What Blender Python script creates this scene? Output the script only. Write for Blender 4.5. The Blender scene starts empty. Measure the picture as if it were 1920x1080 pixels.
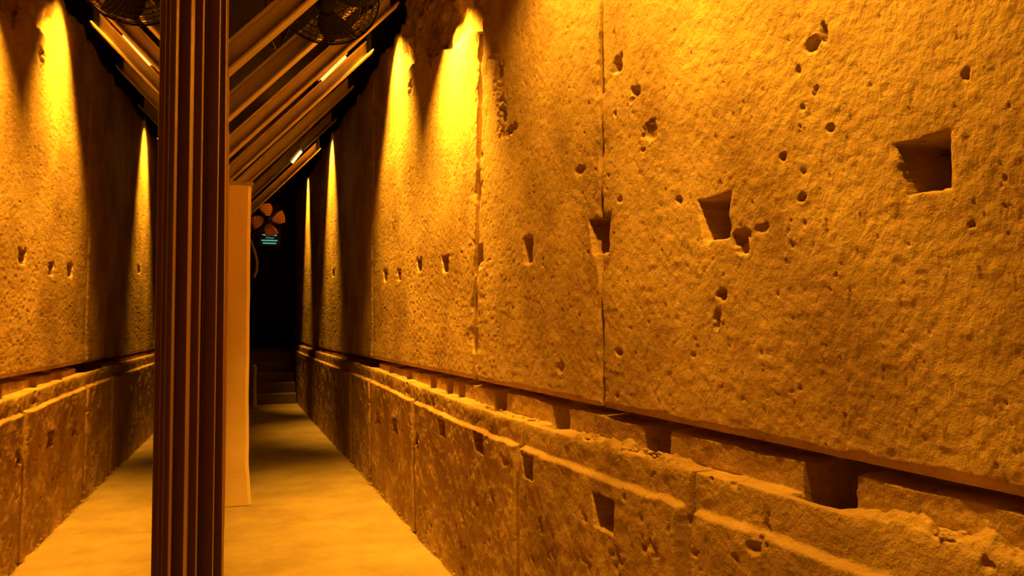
import bpy, math, random
import numpy as np
from mathutils import Vector, Matrix
random.seed(4); rng=np.random.RandomState(7)
scene=bpy.context.scene
scene.view_settings.view_transform='Standard'
scene.view_settings.look='None'

# ------------------------------------------------------------ camera
F=1550.0; CZ=1.45
psi=math.atan(530/F); th=math.atan(60/F)
cd=bpy.data.cameras.new('camera'); cam=bpy.data.objects.new('camera',cd)
scene.collection.objects.link(cam); scene.camera=cam
cd.sensor_width=36; cd.lens=F/1920*36; cd.clip_start=0.03; cd.clip_end=100
cam.location=(0,0,CZ)
R=Matrix.Rotation(-psi,3,'Z')@Matrix.Rotation(math.pi/2+th,3,'X')
cam.rotation_euler=R.to_euler()
def ray(px,py):
    return R@Vector(((px-960)/F,(540-py)/F,-1.0))
def PY(px,py,Y):
    d=ray(px,py); t=Y/d.y; return Vector((d.x*t,Y,CZ+d.z*t))
def hit(px,py,fx):
    d=ray(px,py); Y=3.0
    for _ in range(40):
        X=float(fx(Y)); Y=0.5*Y+0.5*d.y*X/d.x
    return Y, CZ+d.z*X/d.x

# wall geometry profiles (metres along the corridor)
def XU(y): return np.interp(y,[1.2,3.0,4.5,7.5,12.3,17],[1.42,1.385,1.34,1.285,1.24,1.22])
def ZG(y): return CZ-np.interp(y,[1.2,3.0,4.5,7.5,12.3],[.335,.34,.342,.36,.40])
def XL(y): return np.interp(y,[1.0,1.8,2.6,4.0,7.5,12.3,17],[1.355,1.345,1.31,1.255,1.225,1.19,1.175])
def XLB(y): return np.interp(y,[1.0,4.0,7.5,12.3,17],[1.29,1.275,1.25,1.20,1.18])
def XLM(y): return .5*(XL(y)+XLB(y))
def ZL(y): return CZ-np.interp(y,[1.0,1.8,2.6,4.0,5.5,7.5,12.3],[.437,.45,.46,.47,.46,.435,.455])

# ------------------------------------------------------------ noise
def hsh(i,j,s):
    n=(i.astype(np.int64)*374761393+j.astype(np.int64)*668265263+s*1442695041)&0xffffffff
    n=((n^(n>>13))*1274126177)&0xffffffff
    n=(n^(n>>16))&0xffff
    return n/65535.0
def vn(u,v,s=0):
    i=np.floor(u);j=np.floor(v);a=u-i;b=v-j
    a=a*a*(3-2*a);b=b*b*(3-2*b)
    return ((hsh(i,j,s)*(1-a)+hsh(i+1,j,s)*a)*(1-b)+(hsh(i,j+1,s)*(1-a)+hsh(i+1,j+1,s)*a)*b)*2-1
def fbm(u,v,f,o=4,s=0,g=.5):
    r=0;A=1;t=0
    for k in range(o):
        r=r+A*vn(u*f+k*17.3,v*f-k*9.1,s+k);t+=A;A*=g;f*=2.03
    return r/t
def ss(a,b,x):
    t=np.clip((x-a)/(b-a),0,1);return t*t*(3-2*t)

# ------------------------------------------------------------ materials
def nt(name):
    m=bpy.data.materials.new(name);m.use_nodes=True
    n=m.node_tree;return m,n,n.nodes['Principled BSDF']
def stone(name,c1,c2,c3,bump=.6,dist=.012,fine=90,rough=.95,p0=.30,p1=.38):
    m,n,b=nt(name);N=n.nodes;L=n.links
    tc=N.new('ShaderNodeTexCoord')
    def noise(sc,det,ro=.6):
        x=N.new('ShaderNodeTexNoise');x.inputs['Scale'].default_value=sc;x.inputs['Detail'].default_value=det
        x.inputs['Roughness'].default_value=ro;L.new(tc.outputs['Object'],x.inputs['Vector']);return x
    a=noise(1.7,6,.65);f=noise(fine,5,.65);g=noise(fine*.3,5,.6)
    r=N.new('ShaderNodeValToRGB');L.new(a.outputs['Fac'],r.inputs['Fac'])
    e=r.color_ramp.elements;e[0].position=.36;e[0].color=(*c2,1);e[1].position=.62;e[1].color=(*c1,1)
    r2=N.new('ShaderNodeValToRGB');L.new(g.outputs['Fac'],r2.inputs['Fac'])
    e=r2.color_ramp.elements;e[0].position=p0;e[0].color=(*c3,1);e[1].position=p1;e[1].color=(1,1,1,1)
    mx=N.new('ShaderNodeMix');mx.data_type='RGBA';mx.blend_type='MULTIPLY';mx.inputs['Factor'].default_value=.8
    L.new(r.outputs['Color'],mx.inputs['A']);L.new(r2.outputs['Color'],mx.inputs['B'])
    L.new(mx.outputs['Result'],b.inputs['Base Color'])
    b.inputs['Roughness'].default_value=rough
    ad=N.new('ShaderNodeMath');ad.operation='MULTIPLY_ADD';ad.inputs[1].default_value=.6
    L.new(f.outputs['Fac'],ad.inputs[0]);L.new(g.outputs['Fac'],ad.inputs[2])
    bp=N.new('ShaderNodeBump');bp.inputs['Strength'].default_value=bump;bp.inputs['Distance'].default_value=dist
    L.new(ad.outputs['Value'],bp.inputs['Height']);L.new(bp.outputs['Normal'],b.inputs['Normal'])
    return m
M_up=stone('limestone_dressed',(.70,.52,.34),(.38,.25,.15),(.42,.36,.3),.75,.009,90)
M_lo=stone('limestone_rough',(.60,.43,.27),(.34,.22,.13),(.45,.4,.35),.95,.014,65)
M_floor=stone('floor_stone',(.46,.38,.29),(.32,.25,.18),(.8,.78,.75),.3,.004,60,.7)
M_pil=stone('plaster',(.84,.68,.52),(.76,.6,.44),(.85,.83,.8),.3,.004,60)
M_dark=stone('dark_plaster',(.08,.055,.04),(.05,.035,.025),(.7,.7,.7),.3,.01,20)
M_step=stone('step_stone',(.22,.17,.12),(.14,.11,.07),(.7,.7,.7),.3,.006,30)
def simple(name,c,rough=.5,metal=0,emi=None,es=0,nscale=0):
    m,n,b=nt(name);b.inputs['Base Color'].default_value=(*c,1);b.inputs['Roughness'].default_value=rough
    b.inputs['Metallic'].default_value=metal
    if emi: b.inputs['Emission Color'].default_value=(*emi,1);b.inputs['Emission Strength'].default_value=es
    if nscale:
        N=n.nodes;L=n.links
        tc=N.new('ShaderNodeTexCoord');mp=N.new('ShaderNodeMapping');mp.inputs['Scale'].default_value=(nscale,nscale,nscale*.08)
        x=N.new('ShaderNodeTexNoise');x.inputs['Scale'].default_value=1;x.inputs['Detail'].default_value=4
        L.new(tc.outputs['Object'],mp.inputs['Vector']);L.new(mp.outputs['Vector'],x.inputs['Vector'])
        r=N.new('ShaderNodeValToRGB');L.new(x.outputs['Fac'],r.inputs['Fac'])
        r.color_ramp.elements[0].color=(c[0]*.75,c[1]*.75,c[2]*.75,1);r.color_ramp.elements[1].color=(min(1,c[0]*1.2),min(1,c[1]*1.2),min(1,c[2]*1.2),1)
        L.new(r.outputs['Color'],b.inputs['Base Color'])
    return m
M_frame=simple('bronze_aluminium',(.30,.16,.08),.42,.0,nscale=8)
M_gasket=simple('rubber_gasket',(.10,.05,.03),.7)
M_beam=simple('painted_steel',(.40,.31,.22),.6,.0,nscale=12)
M_black=simple('black_metal',(.02,.018,.015),.45,.6)
M_glass=simple('reflective_glass',(.86,.79,.68),.012,1.0)
M_lens=simple('lamp_lens',(1,.8,.4),.4,0,(1,.52,.10),8)
M_tube=simple('tube_lens',(.9,.7,.4),.4,0,(1,.55,.12),1.6)
M_orange=simple('fan_plastic',(.8,.38,.16),.4)
M_cyan=simple('screen_glow',(.1,.3,.3),.4,0,(.15,.75,.6),.5)
M_white=simple('white_plastic',(.5,.42,.34),.5)

def obj(name,V,Fc,mat,parent=None,smooth=False):
    me=bpy.data.meshes.new(name);me.from_pydata([tuple(v) for v in V],[],Fc);me.update()
    if smooth: me.shade_smooth()
    o=bpy.data.objects.new(name,me);scene.collection.objects.link(o)
    me.materials.append(mat)
    if parent:o.parent=parent
    return o
def empty(name,loc=(0,0,0)):
    e=bpy.data.objects.new(name,None);scene.collection.objects.link(e);e.location=loc;e.empty_display_size=.1;return e
def grid(name,P,mat,parent=None):
    r,c,_=P.shape
    idx=np.arange(r*c).reshape(r,c)
    f=np.stack([idx[:-1,:-1],idx[1:,:-1],idx[1:,1:],idx[:-1,1:]],-1).reshape(-1,4)
    me=bpy.data.meshes.new(name)
    me.vertices.add(r*c);me.vertices.foreach_set('co',P.reshape(-1).astype(np.float32))
    me.loops.add(f.size);me.loops.foreach_set('vertex_index',f.reshape(-1).astype(np.int32))
    me.polygons.add(len(f));me.polygons.foreach_set('loop_start',np.arange(0,f.size,4,dtype=np.int32))
    me.update(calc_edges=True);me.shade_smooth()
    me.materials.append(mat)
    o=bpy.data.objects.new(name,me);scene.collection.objects.link(o)
    if parent:o.parent=parent
    return o
def boxvf(x0,x1,y0,y1,z0,z1):
    V=[(x,y,z) for x in (x0,x1) for y in (y0,y1) for z in (z0,z1)]
    Fc=[(0,1,3,2),(4,6,7,5),(0,4,5,1),(2,3,7,6),(0,2,6,4),(1,5,7,3)]
    return V,Fc
def box(name,x0,x1,y0,y1,z0,z1,mat,parent=None,bev=0.0):
    V,Fc=boxvf(x0,x1,y0,y1,z0,z1);o=obj(name,V,Fc,mat,parent)
    if bev:
        m=o.modifiers.new('bevel','BEVEL');m.width=bev;m.segments=2
    return o

# ------------------------------------------------------------ right wall
wall=empty('wall_right')
JU=[((1128,30),(1126,730),.14,.014,101),((899,90),(888,690),.16,.026,102),((700,300),(698,600),.03,.03,103),((600,350),(600,600),.03,.04,104)]
jpx=[(1290,960),(979,880),(782,790),(700,740),(664,720),(640,700)]
jy=sorted([hit(*p,XLM)[0] for p in jpx]+[.95,-.4])
dense=[]
for a,b,_,_,_ in JU[:2]:
    q=sorted([hit(*a,XU)[0],hit(*b,XU)[0]]);dense.append((q[0]-.05,q[1]+.05))
for y in jy: dense.append((y-.04,y+.04))
cols=[-1.5]
while cols[-1]<16.8:
    y=cols[-1]
    s=.012 if y<1.0 else y*.0027
    if any(a<y<b for a,b in dense): s=min(s,.0035)
    cols.append(y+s)
Yc=np.array(cols);print('cols',len(Yc))

def place(px0,px1,py0,py1,fx):
    xm=(px0+px1)/2;ym=(py0+py1)/2
    ya,_=hit(px1,ym,fx);yb,_=hit(px0,ym,fx)
    yc,z0=hit(xm,py1,fx);_,z1=hit(xm,py0,fx)
    return min(ya,yb),max(ya,yb),z0,z1
def holemask(Y,Z,h,seed,edge=.005,taper=.11,rag=.004):
    y0,y1,z0,z1=h
    yc=(y0+y1)/2;hw=(y1-y0)/2;zc=(z0+z1)/2;hh=(z1-z0)/2
    n=fbm(Y,Z,22,3,seed)*rag
    w=hw*(1+taper*(Z-zc)/hh)
    d=np.maximum(np.abs(Y-yc-.10*hw*(Z-zc)/hh)-w,np.abs(Z-zc)-hh)+n
    return 1-ss(-edge,edge*.6,d)
# --- upper course
nr=540
T=np.linspace(0,1,nr)[:,None]
ZT=4.05
zg=ZG(Yc)[None,:]
Zm=zg+(ZT-zg)*(T*.8+.2*T**3)
Ym=np.repeat(Yc[None,:],nr,0)
off=fbm(Ym,Zm,.9,3,1)*.010+fbm(Ym,Zm,7,4,2)*.0020+fbm(Ym,Zm,42,3,3)*.0026
rough=ss(-.1,.5,fbm(Ym,Zm,.8,3,40))
off+=np.clip(fbm(Ym,Zm,18,4,5)-.64,0,1)*.10*rough
off+=np.clip(fbm(Ym*1.3,Zm*.6,60,3,6)-.58,0,1)*.03
off=off+.012*(1-ss(0,.025,Zm-zg+fbm(Ym,Zm,12,3,9)*.010))
holes=[(1692,1779,262,356),(1318,1368,371,447),(1110,1143,409,474),(983,999,445,492),(895,904,460,500),
       (830,840,481,510),(783,791,487,508),(745,751,505,525),(720,726,507,527),(624,627,506,518),(566,568,494,502)]
for k,hh in enumerate(holes):
    h=place(*hh,XU)
    sel=(Yc>h[0]-.2)&(Yc<h[1]+.2)
    m=holemask(Ym[:,sel],Zm[:,sel],h,50+k)
    h2=(h[0]-.006,h[1]+.006,h[2]-.008,h[3]+.006)
    m2=holemask(Ym[:,sel],Zm[:,sel],h2,80+k,.012,.2,.02)*(1-m)
    off[:,sel]=off[:,sel]*(1-m)+.27*m+m2*.005
def joint(ptop,pbot,depth,w,seed):
    global off
    yt,zt=hit(*ptop,XU);yb,zb=hit(*pbot,XU)
    yj=yb+(yt-yb)*(Zm-zb)/(zt-zb)+fbm(Zm,Zm*0+seed,3,3,seed)*.008
    ww=w*(1+.7*np.clip(fbm(Zm,Zm*0+seed*2.1,9,3,seed+1),-.5,1))
    off=off+depth*np.exp(-((Ym-yj)/ww)**4)+.02*np.exp(-((Ym-yj)/(ww*3.5))**2)*np.clip(fbm(Ym,Zm,11,3,seed+4),0,1)
for j in JU: joint(*j)
pits=[(1160,120,9,16,.03),(1530,85,16,14,.025),(1548,60,6,22,.02),(1195,172,12,16,.02),(1222,245,14,20,.015),(1470,295,6,7,.03),
(1275,376,5,6,.03),(1165,375,6,7,.02),(1393,450,12,26,.035),(1355,552,9,11,.04),(1345,600,8,16,.02),(1505,372,7,8,.035),
(935,150,9,40,.03),(940,215,8,40,.035),(958,243,10,10,.03),(925,95,8,30,.02),(1430,428,16,8,.006),
(768,168,4,16,.03),(1560,240,8,8,.012),(1090,320,10,8,.01),(1160,660,8,8,.02),(1500,130,5,12,.02),(1300,665,6,6,.01),(1050,690,8,12,.012)]
for k,(px,py,rx,ry,dp) in enumerate(pits):
    y0,y1,z0,z1=place(px-rx,px+rx,py-ry,py+ry,XU)
    a=(Ym-(y0+y1)/2)/((y1-y0)/2);b=(Zm-(z0+z1)/2)/((z1-z0)/2)
    sel=(np.abs(Yc-(y0+y1)/2)<(y1-y0)*1.6)
    r=np.sqrt(a[:,sel]**2+b[:,sel]**2)+fbm(Ym[:,sel],Zm[:,sel],40,3,200+k)*.75
    off[:,sel]+=dp*(1-ss(.45,1.1,r))
# broken top part of the stone
ya,za=hit(905,55,XU);yb,zb_=hit(755,70,XU);ym_,zm_=hit(850,88,XU);yn,zn=hit(805,108,XU)
zbreak=np.interp(Yc,[ya-.02,ya+.02,ym_,yn,yn+.12,yb,yb+.3],[9,za,zm_,zn-.02,zn+.12,zn+.15,9])[None,:]
br=ss(-.012,.02,Zm-zbreak+fbm(Ym,Zm,6,4,300)*.10)
off=off*(1-br)+br*(.045+fbm(Ym,Zm,7,4,301)*.04)
off+= (Ym>yb)*ss(3.84,3.90,Zm+fbm(Ym,Zm,3,4,302)*.14)*.16
P=np.stack([XU(Ym)+off,Ym,Zm],-1)
under=P[0:1].copy();under[...,0]+=.16
top=P[-1:].copy();top[...,0]+=.3
P=np.concatenate([under,P,top],0)
grid('upper_course',P,M_up,wall)

# --- lower course
Yl=Yc
def rows(n,a,b): return np.linspace(a,b,n)[:,None]
nA,nB,nC=210,34,44
zl=ZL(Yl)[None,:];xl=XL(Yl)[None,:];xlb=XLB(Yl)[None,:];xb=(XU(Yl)+.012)[None,:];zt=(ZG(Yl)+.012)[None,:]
YA=np.repeat(Yl[None,:],nA,0);ZA=-.03+(zl+.03)*rows(nA,0,1)
offA=fbm(YA,ZA,1.3,3,11)*.008+fbm(YA,ZA,6,4,12)*.007+fbm(YA,ZA,26,4,13)*.004
offA+=np.clip(fbm(YA,ZA,14,4,14)-.45,0,1)*.08
dj=np.min(np.abs(Yl[None,:]-np.array(jy)[:,None]),0)[None,:]
wob=fbm(YA,ZA,9,3,15)*.008
boss=ss(.03,.045,dj+wob)*ss(.10,.115,(zl-ZA)+wob)
offA-=boss*.030
offA+=.07*np.exp(-((dj+wob*.5)/.010)**4)
lh=[(1112,1148,934,993),(982,1000,855,897),(890,905,812,847),(824,836,788,817),(776,785,810,836),(737,745,785,810),(705,712,770,792)]
for k,hh in enumerate(lh):
    h=place(*hh,lambda y:XLM(y)-.03);sel=(Yl>h[0]-.2)&(Yl<h[1]+.2)
    m=holemask(YA[:,sel],ZA[:,sel],h,400+k);offA[:,sel]=offA[:,sel]*(1-m)+.2*m
er=np.exp(-(zl-ZA)/.010)
offA+=er*(.004+.025*np.clip(fbm(YA,ZA*.3,5,4,16)-.05,0,1))
tz=np.clip(ZA/zl,0,1)
A=np.stack([xlb+(xl-xlb)*tz**1.5+offA,YA,ZA],-1)
tB=rows(nB,0,1)[1:]
YB=np.repeat(Yl[None,:],nB-1,0)
xs=A[-1:,:,0];XB=xs+(xb-xs)*tB
roughB=np.clip(fbm(YB,XB,1.6,3,19)+.25,0,1)
ZB=zl+fbm(YB,XB,9,4,17)*.007+np.clip(fbm(YB,XB,22,3,18),0,1)*.02*roughB*np.sin(np.pi*np.clip(tB,0,1))
ybr0=hit(1310,860,XU)[0];ybr1=hit(1110,800,XU)[0]
for (a_,b_) in ((ybr0,ybr1),(1.05,1.5)):
    wm=ss(a_-.1,a_+.05,YB)*(1-ss(b_-.05,b_+.1,YB))
    ZB+=wm*np.clip(fbm(YB,XB,13,4,23)+.25,0,1)*.06*np.sin(np.pi*np.clip(tB*.9+.08,0,1))
B=np.stack([XB,YB,ZB],-1)
YC_=np.repeat(Yl[None,:],nC,0);zs=B[-1:,:,2];ZC=zs+(zt-zs)*rows(nC,.03,1)
offC=fbm(YC_,ZC,6,4,21)*.006+fbm(YC_,ZC,30,3,22)*.003
offC=offC+.10*(1-ss(.026,.036,(zt-.012)-ZC+fbm(YC_,ZC,5,3,24)*.012))
bh=[(1512,1600),(1210,1254),(1038,1066),(929,948),(860,871),(838,848),(808,817),(764,772),(731,738),(672,710)]
for k,(p0,p1) in enumerate(bh):
    pm=(p0+p1)/2;pyg=600+ (pm-430)*.245+20
    y1,_=hit(p0,pyg,lambda y:XU(y)+.012);y0,_=hit(p1,pyg,lambda y:XU(y)+.012)
    sel=(Yl>y0-.1)&(Yl<y1+.1)
    w=ss(y0-.008,y0+.004,YC_[:,sel]+fbm(YC_[:,sel],ZC[:,sel],20,2,500+k)*.008)*(1-ss(y1-.004,y1+.008,YC_[:,sel]))
    offC[:,sel]=np.maximum(offC[:,sel],w*.26)
    wb=ss(y0-.008,y0+.006,YB[:,sel])*(1-ss(y1-.006,y1+.008,YB[:,sel]))
    B[:,sel,2]-=wb*.08*ss(.30,.6,np.broadcast_to(tB,YB.shape)[:,sel])
zs=B[-1:,:,2];ZC=zs+(zt-zs)*rows(nC,.03,1)
C=np.stack([np.repeat(xb,nC,0)+offC,YC_,ZC],-1)
grid('lower_course',np.concatenate([A,B,C],0),M_lo,wall)
box('wall_core',1.72,1.9,-1.5,17,-.03,4.4,M_dark,wall)

# rubble on the ledge and along the wall foot
def rocks(name,lst,mat):
    V=[];Fc=[]
    import bmesh
    for (x,y,z,s) in lst:
        bm=bmesh.new();bmesh.ops.create_icosphere(bm,subdivisions=2,radius=1)
        sc=[s*random.uniform(.6,1.3) for _ in range(3)];sc[2]*=.7
        rot=Matrix.Rotation(random.uniform(0,6),3,'Z');b0=len(V);sd=random.random()*50
        for v in bm.verts:
            c=v.co.copy();n=1+.35*float(vn(np.array(c.x*2+sd),np.array(c.y*2+c.z*3),3))
            c=rot@Vector((c.x*sc[0]*n,c.y*sc[1]*n,c.z*sc[2]*n));V.append((x+c.x,y+c.y,z+c.z))
        for f in bm.faces: Fc.append([b0+v.index for v in f.verts])
        bm.free()
    return obj(name,V,Fc,mat)
L=[]
for (a_,b_,n) in ((ybr0,ybr1,60),(1.0,1.4,16),(3.3,4.3,12)):
    for _ in range(n):
        y=random.uniform(a_,b_);t=random.random()**.8
        x=float(XL(y))+.015+t*.06;L.append((x,y,float(ZL(y))+.006,random.uniform(.004,.014)))
rub=rocks('stone_rubble',L,M_lo);rub.parent=wall
L=[]
for _ in range(110):
    y=random.uniform(2.0,9);L.append((float(XLB(y))-.03-random.random()**2*.04,y,.003,random.uniform(.003,.011)))
pb=rocks('foot_debris',L,M_lo);pb.parent=wall

# ------------------------------------------------------------ floor
yy=np.concatenate([np.arange(-1.5,6,.03),np.arange(6,15.4,.08)])
xx=np.arange(-1.2,1.42,.02)
FX,FY=np.meshgrid(xx,yy)
FZ=fbm(FX,FY,2,3,600)*.006+fbm(FX,FY,12,3,601)*.0015-.004
ed=XLB(FY)-.02-FX
FZ-=np.exp(-np.clip(ed+fbm(FX,FY,8,3,602)*.02,0,1)/.022)*.035
grid('floor',np.stack([FX,FY,FZ],-1)[:, ::-1],M_floor)
st=empty('stone_steps')
for i in range(5):
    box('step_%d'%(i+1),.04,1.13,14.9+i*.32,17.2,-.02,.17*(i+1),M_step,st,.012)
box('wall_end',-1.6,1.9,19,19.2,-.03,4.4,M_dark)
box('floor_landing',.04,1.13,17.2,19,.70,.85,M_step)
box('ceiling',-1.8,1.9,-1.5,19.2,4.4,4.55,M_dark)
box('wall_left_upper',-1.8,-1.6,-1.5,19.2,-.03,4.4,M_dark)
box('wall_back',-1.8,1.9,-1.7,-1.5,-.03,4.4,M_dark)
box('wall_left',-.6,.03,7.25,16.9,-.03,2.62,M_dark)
# pillar
pil=empty('plaster_pillar')
def pillar():
    n=60;V=[];Fc=[]
    prof=[(-.14,0),(-.12,-.02),(.13,-.02),(.155,.0),(.155,.3),(-.14,.3)]
    for i in range(n+1):
        z=i/n*2.52
        e=.028*math.exp(-z/.25)
        for (x,y) in prof:
            jx=float(vn(np.array(z*6.),np.array(x*9+y*7),9))*.004
            V.append((x+jx+(e if x>0 else 0),6.9+y+jx-e*(y<=0),z))
    k=len(prof)
    for i in range(n):
        for j in range(k):
            a=i*k+j;b=i*k+(j+1)%k;Fc.append((a,b,b+k,a+k))
    Fc.append([n*k+j for j in range(k)])
    obj('shaft',V,Fc,M_pil,pil)
pillar()
box('capital_plate',-.16,.17,6.86,7.22,2.52,2.55,M_beam,pil,.004)

# ------------------------------------------------------------ glass partition
gp=empty('glass_partition')
gs=.0175
def gx(y): return -.0585+gs*(y-.85)
V=[(gx(-1.4),-1.4,-.0),(gx(.92),.92,-.0),(gx(.92),.92,2.5),(gx(-1.4),-1.4,2.5)]
V+= [(v[0]-.008,v[1],v[2]) for v in V]
obj('glass_pane',V,[(0,1,2,3),(7,6,5,4),(0,4,5,1),(1,5,6,2),(2,6,7,3),(3,7,4,0)],M_glass,gp)
stiles=[(.90,.945,325,0),(.95,.96,328,1),(.965,1.06,352,0),(1.07,1.13,374,0),(1.135,1.145,381,1),
        (1.15,1.24,405,0),(1.245,1.255,409,1),(1.26,1.44,421,0)]
for k,(y0,y1,px,g) in enumerate(stiles):
    x=(px-430)*.000577*y0
    ln=.004 if k>=7 else 0
    V,Fc=boxvf(-.16,x,y0,y1,0,2.5)
    V=[(vx+ (ln*(1.3-vz)*1.2 if vx>-.1 else 0),vy,vz) for (vx,vy,vz) in V]
    o=obj('stile_%d'%(k+1),V,Fc,M_gasket if g else M_frame,gp)
    if not g:
        m=o.modifiers.new('bevel','BEVEL');m.width=.001;m.segments=2
box('track_sill',-.16,-.02,1.44,6.88,0,.06,M_frame,gp,.004)
box('panel_far',-.10,-.035,1.44,6.88,.06,2.5,M_frame,gp)
for k,y in enumerate([2.4,3.6,4.8,5.9,6.75]):
    box('mullion_%d'%(k+1),-.10,-.012,y,y+.06,0.06,2.5,M_frame,gp,.003)
box('head_rail',-.18,-.03,-1.4,6.86,2.5,2.6,M_frame,gp,.004)

# ------------------------------------------------------------ roof struts
for k,Y in enumerate([2.7,3.85,4.75,5.85,6.95,8.1,9.5,11.2]):
    g=empty('roof_strut' if k==0 else 'roof_strut.%03d'%k)
    x0,z0=-.30,2.25; ln=2.06; a=math.radians(46)
    dx,dz=math.cos(a),math.sin(a); nx,nz=-dz,dx
    def prism(name,s0,s1,n0,n1,y0,y1,mat):
        V=[]
        for s in (s0,s1):
            for n in (n0,n1):
                for y in (y0,y1): V.append((x0+dx*s+nx*n,y,z0+dz*s+nz*n))
        o=obj(name,V,[(0,1,3,2),(4,6,7,5),(0,4,5,1),(2,3,7,6),(0,2,6,4),(1,5,7,3)],mat,g)
        m=o.modifiers.new('bevel','BEVEL');m.width=.003;m.segments=2
    prism('lower_flange',.02,ln,.0,.012,Y-.05,Y+.07,M_beam)
    prism('web',.02,ln,.012,.088,Y-.005,Y+.03,M_beam)
    prism('upper_flange',.02,ln,.088,.10,Y-.05,Y+.07,M_beam)
    ex,ez=x0+dx*ln,z0+dz*ln
    box('hanger',ex-.06,ex-.02,Y-.02,Y+.04,ez-.02,4.2,M_black,g,.002)
box('ceiling_beam',.95,1.12,2.4,11.5,4.16,4.4,M_dark,None,.01)

# ------------------------------------------------------------ tube helper / fans
def tube(V,Fc,pts,r,sides=6,closed=False):
    n=len(pts);b0=len(V);pts=[Vector(p) for p in pts]
    for i,p in enumerate(pts):
        if closed: t=pts[(i+1)%n]-pts[i-1]
        else: t=pts[min(i+1,n-1)]-pts[max(i-1,0)]
        t.normalize();u=t.orthogonal() if i==0 else (pu-t*pu.dot(t))
        u.normalize();pu=u;w=t.cross(u)
        for j in range(sides):
            a=2*math.pi*j/sides;V.append(p+u*(r*math.cos(a))+w*(r*math.sin(a)))
    for i in range(n if closed else n-1):
        for j in range(sides):
            a=b0+i*sides+j;b=b0+i*sides+(j+1)%sides
            c=b0+((i+1)%n)*sides+(j+1)%sides;d=b0+((i+1)%n)*sides+j
            Fc.append((a,b,c,d))
def fan(name,loc,axis,rad,mg,mb,nsp=40,wr=.0022):
    e=empty(name,loc);e.rotation_euler=Vector(axis).to_track_quat('Z','Y').to_euler()
    V=[];Fc=[]
    for sgn in (1,-1):
        for fr in (.22,.36,.5,.64,.78,.9,1.0):
            z=sgn*(.085*(1-fr**3))*rad/.26
            tube(V,Fc,[(rad*fr*math.cos(t),rad*fr*math.sin(t),z) for t in np.linspace(0,2*math.pi,48,endpoint=False)],wr*2 if fr==1 else wr,5,True)
        for s in range(nsp):
            t=2*math.pi*s/nsp
            tube(V,Fc,[(rad*f*math.cos(t),rad*f*math.sin(t),sgn*(.085*(1-f**3))*rad/.26) for f in (.2,.45,.7,.88,1.0)],wr*.75,4)
    obj('guard',V,Fc,mg,e,True)
    V=[];Fc=[]
    for s in range(4):
        b0=len(V);t0=s*math.pi/2
        for i in range(9):
            f=.16+.74*i/8
            for j in range(7):
                w=(j/6-.5)*(.75+.35*math.sin(math.pi*i/8));a=t0+w+.3*f
                V.append((rad*f*math.cos(a),rad*f*math.sin(a),(w*.045)*rad/.26))
        for i in range(8):
            for j in range(6):
                a=b0+i*7+j;Fc.append((a,a+1,a+8,a+7))
    o=obj('blades',V,Fc,mb,e,True);m=o.modifiers.new('solid','SOLIDIFY');m.thickness=.004
    V=[];Fc=[]
    tube(V,Fc,[(0,0,-.14),(0,0,-.135),(0,0,-.05),(0,0,.045),(0,0,.05)],.055*rad/.26,20)
    Fc.append(list(range(19,-1,-1)));Fc.append(list(range(len(V)-20,len(V))))
    obj('motor',V,Fc,mg,e,True)
    return e
fp=PY(612,-4,4.3)
f1=fan('ceiling_fan',fp,(-.12,-.62,-.75),.27,M_black,M_black,44,.003)
def keep(o,p): o.parent=p;bpy.context.view_layer.update();o.matrix_parent_inverse=p.matrix_world.inverted()
V=[];Fc=[];
q=Vector(fp);tube(V,Fc,[q+Vector((.02,.08,.10)),q+Vector((.02,.1,.3)),(q.x+.02,q.y+.1,4.4)],.018,10)
keep(obj('fan_bracket',V,Fc,M_black),f1)
V=[];Fc=[];c=PY(515,68,4.45);cp=[]
for t in np.linspace(0,1,30):
    a=-.6+t*5.6;cp.append(c+Vector((.055*math.cos(a)-.01,.05*t,.055*math.sin(a))))
cp=[PY(560,10,4.35)]+cp+[PY(500,60,4.5),PY(497,-60,4.5)]
tube(V,Fc,cp,.006,6);keep(obj('power_cable',V,Fc,M_black,None,True),f1)

f2p=PY(503,412,11.8)
f2=fan('wall_fan',f2p,(-.05,-1,-.12),.25,M_black,M_orange,30)
V=[];Fc=[];q=f2p;tube(V,Fc,[q+Vector((0,.1,0)),q+Vector((-.1,.16,-.12)),Vector((.02,q.y+.18,2.5))],.02,8)
keep(obj('fan_arm',V,Fc,M_black),f2)
scn=empty('information_screen')
c=PY(506,446,12.6)
box('housing',c.x-.16,c.x+.16,12.6,12.66,c.z-.12,c.z+.14,M_black,scn,.01)
for k in range(5):
    zc=c.z-.08+k*.04;w=[.10,.12,.06,.11,.05][k]
    box('text_line_%d'%(k+1),c.x-w,c.x+w*.9,12.585,12.60,zc-.008,zc+.008,M_cyan,scn)
box('wall_arm',.02,c.x,12.63,12.66,c.z-.015,c.z+.015,M_black,scn)
hs=empty('hanging_hose');V=[];Fc=[]
tube(V,Fc,[PY(a,b,8.2) for a,b in ((462,440),(470,452),(477,470),(482,490),(481,508),(476,520))],.014,8)
obj('hose',V,Fc,M_step,hs,True)
V=[];Fc=[];tube(V,Fc,[PY(462,440,8.2),Vector((.03,8.3,PY(462,440,8.2).z+.02))],.014,8);obj('clip',V,Fc,M_black,hs)
bp_=empty('barrier_post',(0,0,0));V=[];Fc=[];b=PY(476,745,14.4)
for (h0,r0) in [(0,.09),(.03,.09),(.05,.05),(.5,.035),(.66,.05),(.7,.03),(.72,.001)]:
    for j in range(14):
        a=2*math.pi*j/14;V.append((b.x+r0*math.cos(a),14.4+r0*math.sin(a),h0))
for i in range(6):
    for j in range(14):
        Fc.append((i*14+j,i*14+(j+1)%14,(i+1)*14+(j+1)%14,(i+1)*14+j))
obj('post',V,Fc,M_white,bp_,True)

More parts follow.
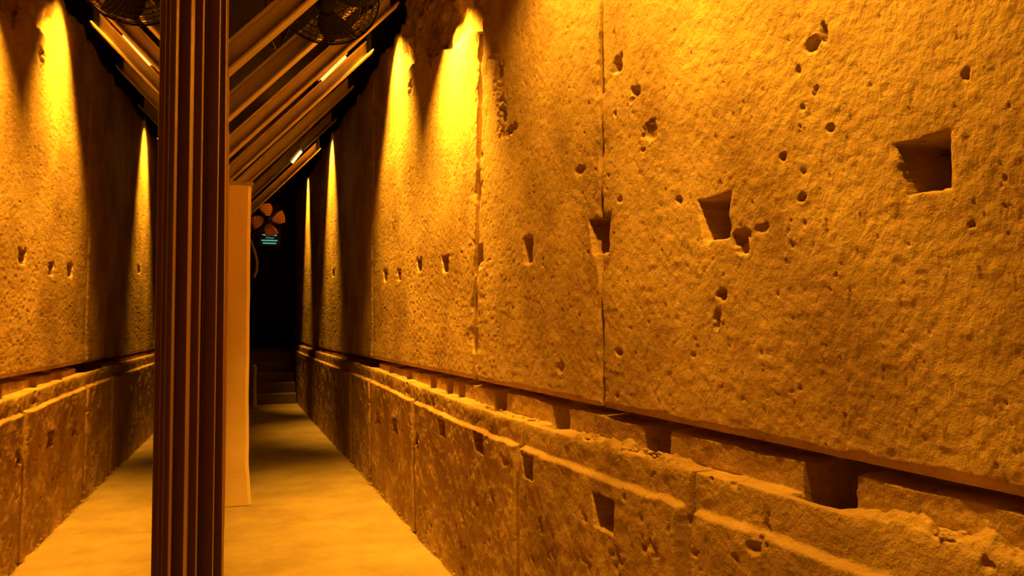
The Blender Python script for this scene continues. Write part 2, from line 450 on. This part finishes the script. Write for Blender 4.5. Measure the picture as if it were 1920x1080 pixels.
# ------------------------------------------------------------ lamps
COL=(1,.405,.015)
cnt=[0]
def lamp(loc,target,power,size=.05,cone=100,blend=.8,length=.16):
    nm='spotlight' if cnt[0]==0 else 'spotlight.%03d'%cnt[0];cnt[0]+=1
    loc=Vector(loc);tg=Vector(target);e=empty(nm,loc)
    d=(tg-loc).normalized();e.rotation_euler=d.to_track_quat('-Z','Y').to_euler()
    h=length/2
    V=[(-h,-.045,-.03),(h,-.045,-.03),(h,.045,-.03),(-h,.045,-.03),(-h*.8,-.03,.05),(h*.8,-.03,.05),(h*.8,.03,.05),(-h*.8,.03,.05)]
    o=obj('housing',V,[(0,1,5,4),(1,2,6,5),(2,3,7,6),(3,0,4,7),(4,5,6,7)],M_black,e)
    m=o.modifiers.new('s','SOLIDIFY');m.thickness=.004
    V,Fc=boxvf(-h*.82,h*.82,-.03,.03,.018,.022);obj('lens',V,Fc,M_lens,e)
    V=[];Fc=[];tube(V,Fc,[(-h-.006,0,.0),(-h-.006,0,.09),(0,0,.11),(h+.006,0,.09),(h+.006,0,.0)],.006,6)
    obj('yoke',V,Fc,M_black,e)
    ld=bpy.data.lights.new(nm,'SPOT');ld.energy=power;ld.color=COL;ld.shadow_soft_size=size
    ld.spot_size=math.radians(cone);ld.spot_blend=blend
    lo=bpy.data.objects.new('bulb',ld);scene.collection.objects.link(lo);lo.parent=e;lo.location=(0,0,-.035)
    return e
def wl(Y,dist,power,down=1.5,cone=60,size=.03,zz=3.5,blend=1,dy=0,ax=.1):
    x=float(XU(Y))
    return lamp((x-dist,Y,zz),(x-dist*.1+ax,Y+dy,zz-down),power,size,cone,blend,.10)
def YH(px,py): return hit(px,py,XU)[0]
wl(YH(866,10)+.02,.27,760,1.3,100,zz=3.55,dy=.15,ax=.1)
wl(YH(746,200),.26,1000,1.5,80,zz=3.98,size=.06,ax=.14)
wl(YH(622,330),.20,1000,1.5,64,zz=3.98,ax=.30,size=.05)
wl(YH(577,380),.20,900,1.5,54,zz=4.05,ax=.30,size=.05)
# lamps grazing the near wall
lamp((1.02,3.05,3.6),(1.46,3.0,2.0),215,.03,130)
lamp((.97,1.85,3.4),(1.50,1.75,1.8),260,.03,130)
# general wash: both spotlights are added fill, not fixtures of the corridor
lamp((.40,2.6,3.9),(1.3,2.3,1.2),16,.05,120)  # added fill that lifts the lower near wall
lamp((.5,4.4,3.9),(.45,5.0,0),16,.05,90)  # added fill that brightens the floor from above
def strip(pa,pb,Y,mt):
    a=PY(*pa,Y);b=PY(*pb,Y);nm='strip_lamp' if not bpy.data.objects.get('strip_lamp') else 'strip_lamp.001'
    e=empty(nm);V=[];Fc=[];tube(V,Fc,[a,b],.012,10);Fc+= [list(range(9,-1,-1)),list(range(10,20))]
    obj('tube',V,Fc,mt,e,True)
    V=[];Fc=[];u=Vector((-.02,0.02,.03));tube(V,Fc,[a+u-(b-a)*.1,b+u+(b-a)*.1],.028,8);Fc+= [list(range(7,-1,-1)),list(range(8,16))]
    obj('housing',V,Fc,M_beam,e)
strip((603,150),(648,106),6.85,M_tube)
strip((548,305),(565,284),9.35,M_lens)

w=bpy.data.worlds.new('world');scene.world=w;w.use_nodes=True
w.node_tree.nodes['Background'].inputs[0].default_value=(1,.4,.08,1)
w.node_tree.nodes['Background'].inputs[1].default_value=.01
